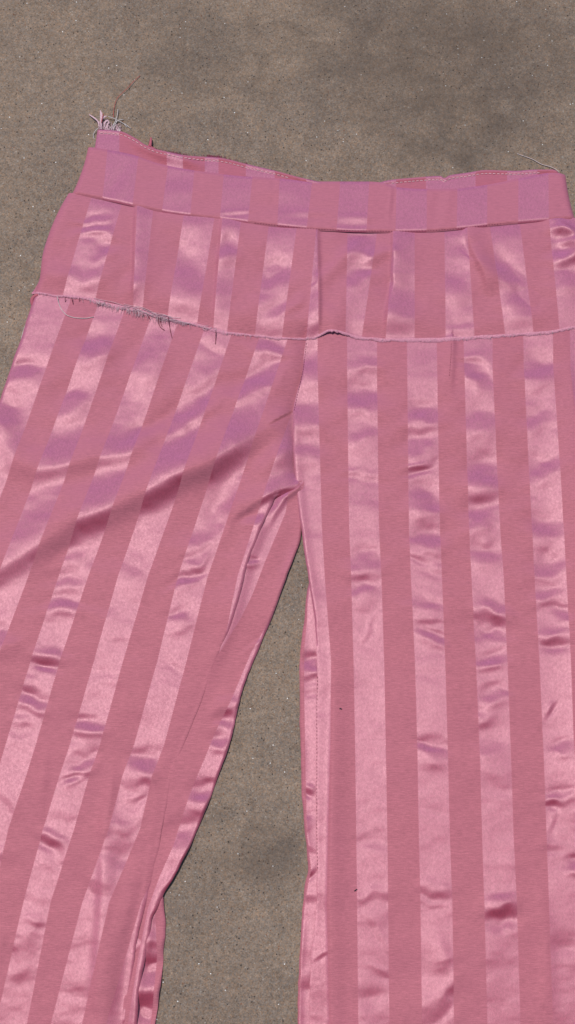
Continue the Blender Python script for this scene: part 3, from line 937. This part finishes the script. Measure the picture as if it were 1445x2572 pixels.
# ------------------------------------------------------------------ threads
def tube_data(pts, rad, sides=5, flat=1.0):
    """pts: list of (px,py,z units) -> vertices, faces of a tapering tube"""
    P = np.array([[*ground(p[0], p[1]), p[2] * ZU] for p in pts], float)
    n = len(P)
    T = np.gradient(P, axis=0)
    T /= np.linalg.norm(T, axis=1)[:, None] + 1e-12
    up = np.array([0, 0, 1.0])
    A = np.cross(T, up)
    A /= np.linalg.norm(A, axis=1)[:, None] + 1e-9
    B = np.cross(A, T)
    r = np.full(n, rad) if np.ndim(rad) == 0 else np.interp(np.linspace(0, 1, n), np.linspace(0, 1, len(rad)), rad)
    vs, fs = [], []
    for i in range(n):
        for k in range(sides):
            a = 2 * math.pi * k / sides
            vs.append(tuple(P[i] + r[i] * (math.cos(a) * A[i] + flat * math.sin(a) * B[i])))
    for i in range(n - 1):
        for k in range(sides):
            k2 = (k + 1) % sides
            fs.append((i * sides + k, i * sides + k2, (i + 1) * sides + k2, (i + 1) * sides + k))
    fs.append(tuple(range(sides - 1, -1, -1)))
    fs.append(tuple((n - 1) * sides + k for k in range(sides)))
    return vs, fs


def smooth_pts(pts, n):
    p = np.array(pts, float)
    d = np.concatenate([[0], np.cumsum(np.hypot(*np.diff(p[:, :2], axis=0).T))])
    q = np.linspace(0, d[-1], n)
    out = np.stack([np.interp(q, d, p[:, i]) for i in range(3)], -1)
    for _ in range(3):
        out[1:-1] = 0.25 * out[:-2] + 0.5 * out[1:-1] + 0.25 * out[2:]
    return [tuple(v) for v in out]


class Bag:
    def __init__(self):
        self.v, self.f = [], []

    def tube(self, pts, rad, sides=5, flat=1.0):
        v, f = tube_data(pts, rad, sides, flat)
        o = len(self.v)
        self.v += v
        self.f += [tuple(i + o for i in q) for q in f]

    def build(self, name, mat, parent=None):
        me = bpy.data.meshes.new(name)
        me.from_pydata(self.v, [], self.f)
        me.polygons.foreach_set('use_smooth', np.ones(len(me.polygons), dtype=bool))
        return link(name, me, mat, parent)


def thread(name, pts, rad, mat, parent, n=None, sides=6):
    b = Bag()
    ln = sum(math.dist(pts[i][:2], pts[i + 1][:2]) for i in range(len(pts) - 1))
    b.tube(smooth_pts(pts, n or max(int(ln / 4), 5)), rad, sides)
    return b.build(name, mat, parent)


def surf_z(x, y, gx, gy, gz):
    k = np.argmin((gx - x) ** 2 + (gy - y) ** 2)
    return float(gz.flat[k])


mm = 0.001
# stitches of the turned hem on the back waistband
b = Bag()
xq = 252.0
while xq < 1398:
    if xq < 770 or xq > 955:
        y0, y1 = float(BW_TOP(xq)) + 10.5, float(BW_TOP(xq + 7)) + 10.5
        if float(WB_TOP(xq)) - y0 > 1.5:
            z0 = surf_z(xq, y0, bx, by, bz) + 1.0
            b.tube([(xq, y0, z0 - 1.4), (xq + 1.2, y0 + (y1 - y0) * .2, z0 - .3), (xq + 5.8, y0 + (y1 - y0) * .8, z0 - .3), (xq + 7, y1, z0 - 1.4)], 0.00034, 5, 0.6)
    xq += 10.2 + random.uniform(-.5, .5)
tag(b.build('stitching', MAT_STITCH, bw), kind='stuff')

# seam stitches: centre seam, dart on the right leg, inseam of the right leg
def stitch_line(pts, zf, parent, mat, pitch=8.0, ln=4.5, rad=0.00028):
    b = Bag()
    p = np.array(pts, float)
    d = np.concatenate([[0], np.cumsum(np.hypot(*np.diff(p, axis=0).T))])
    s = 0.0
    while s + ln < d[-1]:
        a = [np.interp(s, d, p[:, 0]), np.interp(s, d, p[:, 1])]
        c = [np.interp(s + ln, d, p[:, 0]), np.interp(s + ln, d, p[:, 1])]
        z = zf(0.5 * (a[0] + c[0]), 0.5 * (a[1] + c[1]))
        b.tube([(a[0], a[1], z - .6), ((a[0] + c[0]) / 2, (a[1] + c[1]) / 2, z + .9), (c[0], c[1], z - .6)], rad, 4)
        s += pitch
    return tag(b.build('stitching', mat, parent), kind='stuff')


def mesh_sampler(o):
    me = o.data
    co = np.zeros(len(me.vertices) * 3, np.float32)
    me.vertices.foreach_get('co', co)
    co = co.reshape(-1, 3)

    def f(px, py):
        gx, gy = ground(px, py)
        k = np.argmin((co[:, 0] - gx) ** 2 + (co[:, 1] - gy) ** 2)
        return float(co[k, 2]) / ZU
    return f


leg_r = [o for o in root.children if o.name.startswith('front_leg') and o is not leg_l][0]
zr, zl = mesh_sampler(leg_r), mesh_sampler(leg_l)
stitch_line([(770, 862), (762, 930), (738, 1036)], lambda a, c: zr(a + 4, c) + .2, leg_r, MAT_SEAMTHREAD, 6.5, 4.2, .00022)
stitch_line([(1133, 865), (1132, 900), (1128, 950)], zr, leg_r, MAT_SEAMTHREAD, 6.5, 4.2, .00022)
stitch_line([(798, 1700), (796, 1766), (796, 1900), (796, 2100), (798, 2190)], lambda a, c: zr(a + 5, c), leg_r, MAT_SEAMTHREAD, 9, 4.5, .00018)

zw = mesh_sampler(wb)
sx_ = np.arange(640, 1260, 6.0)
stitch_line(list(zip(sx_, WB_BOT(sx_) + 1.0)), lambda a, c: zw(a, c) + .4, wb, MAT_SEAMTHREAD, 7.0, 3.2, .00022)

# raw frayed hem of the yoke: a fuzzy rolled band with a thousand fibre ends
nz = np.random.default_rng(5)
hx = np.arange(80, 1500, 1.3)
hy = HEM(hx)
hz = np.interp(hx, yx[-1], yz[-1])
band = (5.2 + 1.8 * np.abs(vnoise(hx, hx * 0, 55, 9)) + 8.0 * np.exp(-((hx - 340) / 95) ** 2) + 3.0 * np.exp(-((hx - 560) / 60) ** 2)
        + 4.2 * np.exp(-((hx - 1150) / 190) ** 2) + 3.5 * np.exp(-((hx - 1430) / 60) ** 2))
rag = nz.uniform(-1, 1, len(hx)) * (0.9 + 1.6 * np.exp(-((hx - 340) / 150) ** 2)) + 1.6 * vnoise(hx, hx * 0, 17, 13) + 1.0 * vnoise(hx, hx * 0, 6, 14)
topw = 0.8 * vnoise(hx, hx * 0, 23, 15)
qq = np.array([0.0, 0.12, 0.35, 0.6, 0.85, 1.0])[:, None]
RX = np.repeat(hx[None, :], 6, 0) + 0.7 * (qq - .5) * nz.uniform(-1, 1, (1, len(hx)))
y_top, y_bot = hy - band * .72 + topw, hy + band * .22 + rag
RY = y_top[None, :] + (y_bot - y_top)[None, :] * qq
lt = legs_top(RX, RY)
yo = np.interp(RX, yx[-1], yz[-1])
RZ = np.maximum(yo + np.array([0.2, 0.9, 1.1, 0.9, 0.1, -1.2])[:, None], lt + np.array([0, 0, 0, .6, .6, .4])[:, None]) + nz.uniform(-.35, .35, (1, len(hx)))
fray = link('frayed_hem', to_mesh('frayed_hem', RX, RY, RZ, RX * 0), MAT_FRAY, yoke)
b = Bag()
for i in range(240):
    q = nz.uniform(225, 480) if i < 150 else nz.uniform(82, 1490)
    j = min(int((q - 80) / 1.3), len(hx) - 1)
    y0 = float(hy[j]) - band[j] * nz.uniform(0, .6)
    L0 = band[j] * nz.uniform(.6, 1.6) * (1.0 if 200 < q < 640 else .6)
    lean = nz.normal(0, 3.5)
    z0 = hz[j] + 2
    b.tube(smooth_pts([(q, y0, z0), (q + lean * .3, y0 + L0 * .5, z0 + nz.uniform(0, 2)), (q + lean, y0 + L0, z0 - 1.5)], 5), [0.00015, 0.00012, 0.00007], 4)
for i in range(20):
    q = nz.choice([nz.uniform(236, 440), nz.uniform(500, 545)])
    j = int((q - 80) / 1.3)
    a0, rr = nz.uniform(0, 6.28), nz.uniform(3, 8)
    yc = float(hy[j]) + nz.uniform(-6, 4)
    b.tube([(q + rr * math.cos(a0 + .45 * k) * (1 + .06 * k), yc + .6 * rr * math.sin(a0 + .45 * k), hz[j] + 3 + nz.uniform(0, 1)) for k in range(int(nz.integers(7, 14)))], 0.00016, 4)
# loosened lengthwise yarns in the frayed stretch
for i in range(13):
    q = nz.uniform(235, 420)
    ln = nz.uniform(30, 90)
    off = nz.uniform(-12, 3)
    pp = []
    for k in range(7):
        xx = q + ln * k / 6
        pp.append((xx, float(HEM(xx)) + off + 2.5 * math.sin(k * 1.3 + i), float(np.interp(xx, yx[-1], yz[-1])) + 2.5 + nz.uniform(0, 3)))
    b.tube(smooth_pts(pp, 14), 0.00019, 4)
tag(b.build('frayed_fibres', MAT_SCRAP, yoke), kind='stuff')

# dark ends of red yarn hanging below the hem
def hem_thread(pts, mat=MAT_DARKRED, rad=0.00026):
    thread('loose_thread', [(p[0], p[1], zl(p[0], p[1]) + 1.5 + (8 if i == 0 else 0)) for i, p in enumerate(pts)], rad, mat, root)


for pts in [[(400, 800), (398, 815), (405, 826), (414, 831)], [(404, 800), (402, 812), (408, 822)], [(424, 800), (427, 825), (433, 851)], [(166, 752), (165, 760)], [(182, 752), (185, 766)],
            [(202, 752), (200, 758)], [(372, 795), (378, 804)], [(246, 766), (252, 772), (257, 764), (254, 758)], [(543, 836), (543, 850), (542, 866)], [(346, 786), (344, 794)], [(360, 790), (364, 797), (358, 796)]]:
    hem_thread(pts)
hem_thread([(146, 750), (148, 762), (155, 780), (168, 794), (188, 800), (215, 801), (236, 797)], MAT_WHITE, .0003)

# the fringe at the left end of the back waistband
def zt(p):
    return [(a, c, z) for a, c, z in p]


red_t = thread('loose_thread', [(285, 295, 8), (285, 280, 5), (288, 262, 4), (292, 248, 4), (298, 240, 5), (312, 228, 6), (324, 217, 6), (332, 206, 5), (342, 196, 4), (352, 187, 2)], .00021, MAT_RED, root)
tag(red_t, 'long thin red thread trailing from the torn waist corner')
scrap = Bag()
for pts, rd in [([(250, 320, 10), (248, 306, 11), (238, 297, 10), (224, 286, 5)], [.0008, .0008, .0009, .0006]),
                ([(255, 320, 10), (254, 304, 12), (256, 290, 12), (252, 277, 8)], [.0008, .0013, .0016, .0007]),
                ([(256, 300, 12), (264, 294, 13), (269, 292, 9)], [.0013, .0012, .0005]),
                ([(262, 321, 10), (264, 308, 12), (271, 301, 10), (275, 310, 7)], [.0006, .0010, .0012, .0007]),
                ([(267, 322, 9), (270, 313, 9), (274, 306, 7)], [.0006, .0008, .0005])]:
    scrap.tube(smooth_pts(pts, 14), [q_ * .8 for q_ in rd], 7, 0.25)
nz0 = np.random.default_rng(11)
for i in range(46):
    x0 = nz0.uniform(246, 306)
    y0 = 321 + (x0 - 246) * .12
    lx, ly = nz0.normal(2, 8), -nz0.uniform(8, 34) * (1 if x0 < 276 else .7)
    scrap.tube(smooth_pts([(x0, y0 + 3, 9), (x0 + lx * .3 + nz0.normal(0, 2), y0 + ly * .4, 9), (x0 + lx * .8 + nz0.normal(0, 3), y0 + ly * .8, 6), (x0 + lx * 1.3, y0 + ly * nz0.uniform(.7, 1.05), 3)], 9), [.00026, .0002, .00012], 4)
scrap.build('torn_lining', MAT_SCRAP, bw)
for pts in [[(246, 322, 9), (240, 326, 6), (233, 335, 3), (233, 345, 2), (238, 348, 1.5)], [(282, 325, 9), (284, 314, 9), (290, 304, 7), (298, 299, 5), (310, 298, 3)],
            [(286, 326, 9), (289, 312, 9), (295, 302, 6)], [(278, 322, 9), (276, 317, 7), (284, 318, 5)], [(296, 330, 9), (299, 320, 8), (302, 315, 5)], [(301, 331, 9), (300, 322, 7)],
            [(272, 293, 10), (285, 296, 8), (298, 302, 6), (313, 309, 4), (320, 321, 2), (316, 314, 2)], [(312, 308, 3), (322, 315, 2), (329, 320, 1.5)], [(283, 320, 9), (292, 300, 8), (296, 285, 6), (296, 272, 4)]]:
    thread('loose_thread', pts, .00034, MAT_GREY, root)
thread('loose_thread', [(256, 312, 16), (258, 298, 18), (261, 289, 17)], .0003, MAT_RED, root)
# torn tab and whiskers on the top edge
tab = Bag()
tab.tube(smooth_pts([(377, 369, 9), (379, 358, 12), (380, 345, 9)], 8), [.0016, .0013, .0006], 6, .4)
tab.tube(smooth_pts([(372, 366, 9), (384, 372, 9), (390, 372, 6)], 8), [.0010, .0012, .0006], 6, .5)
tab.build('torn_tab', MAT_INNER, bw)
b = Bag()
for i in range(150):
    q = nz.choice([nz.uniform(376, 470), nz.uniform(520, 556), nz.uniform(376, 620)])
    y0 = float(BW_TOP(q))
    b.tube([(q, y0 + 2, 8), (q + nz.uniform(-2, 3), y0 - nz.uniform(1, 5), 6), (q + nz.uniform(-3, 5), y0 - nz.uniform(2, 8), 3)], [.0002, .00018, .0001], 3)
tag(b.build('frayed_fibres', MAT_SEAMTHREAD, bw), kind='stuff')
# pale threads: right corner of the waist and left side seam
thread('loose_thread', [(1405, 432, 8), (1398, 424, 6), (1390, 419, 4), (1376, 414, 3), (1362, 411, 3), (1350, 404, 3), (1338, 397, 3), (1322, 391, 2), (1300, 383, 1.5)], .0003, MAT_WHITE, root)
thread('loose_thread', [(86, 770, 8), (78, 780, 5), (70, 796, 3), (64, 812, 2), (58, 830, 2), (52, 852, 1.5)], .0005, MAT_GREY, root)
# turned side seam peeping out below the yoke corner
b = Bag()
b.tube(smooth_pts([(97, 742, 12), (86, 744, 10), (80, 752, 8), (81, 764, 7), (86, 773, 6)], 14), [.0014, .0017, .0018, .0015, .0008], 8, .8)
b.build('side_seam', MAT_INNER, root)


# ------------------------------------------------------------------ lint lying on the cloth
def lint(pts, rad, label):
    o = thread('lint', [(p[0], p[1], zr(p[0], p[1]) + 2.5) for p in pts], rad * .7, MAT_LINT, None)
    tag(o, label, 'lint', group='dark specks of lint on the trousers')
    return o


lint([(890, 2238), (893, 2235), (897, 2233)], .00055, 'short dark fibre low on the right leg beside a satin stripe')
lint([(853, 1781), (856, 1779), (858, 1782)], .0006, 'tiny dark knot of lint near the inner seam of the right leg')

print('tris', sum(len(o.data.loop_triangles) if o.type == 'MESH' else 0 for o in scene.objects), 'polys', sum(len(o.data.polygons) for o in scene.objects if o.type == 'MESH'))
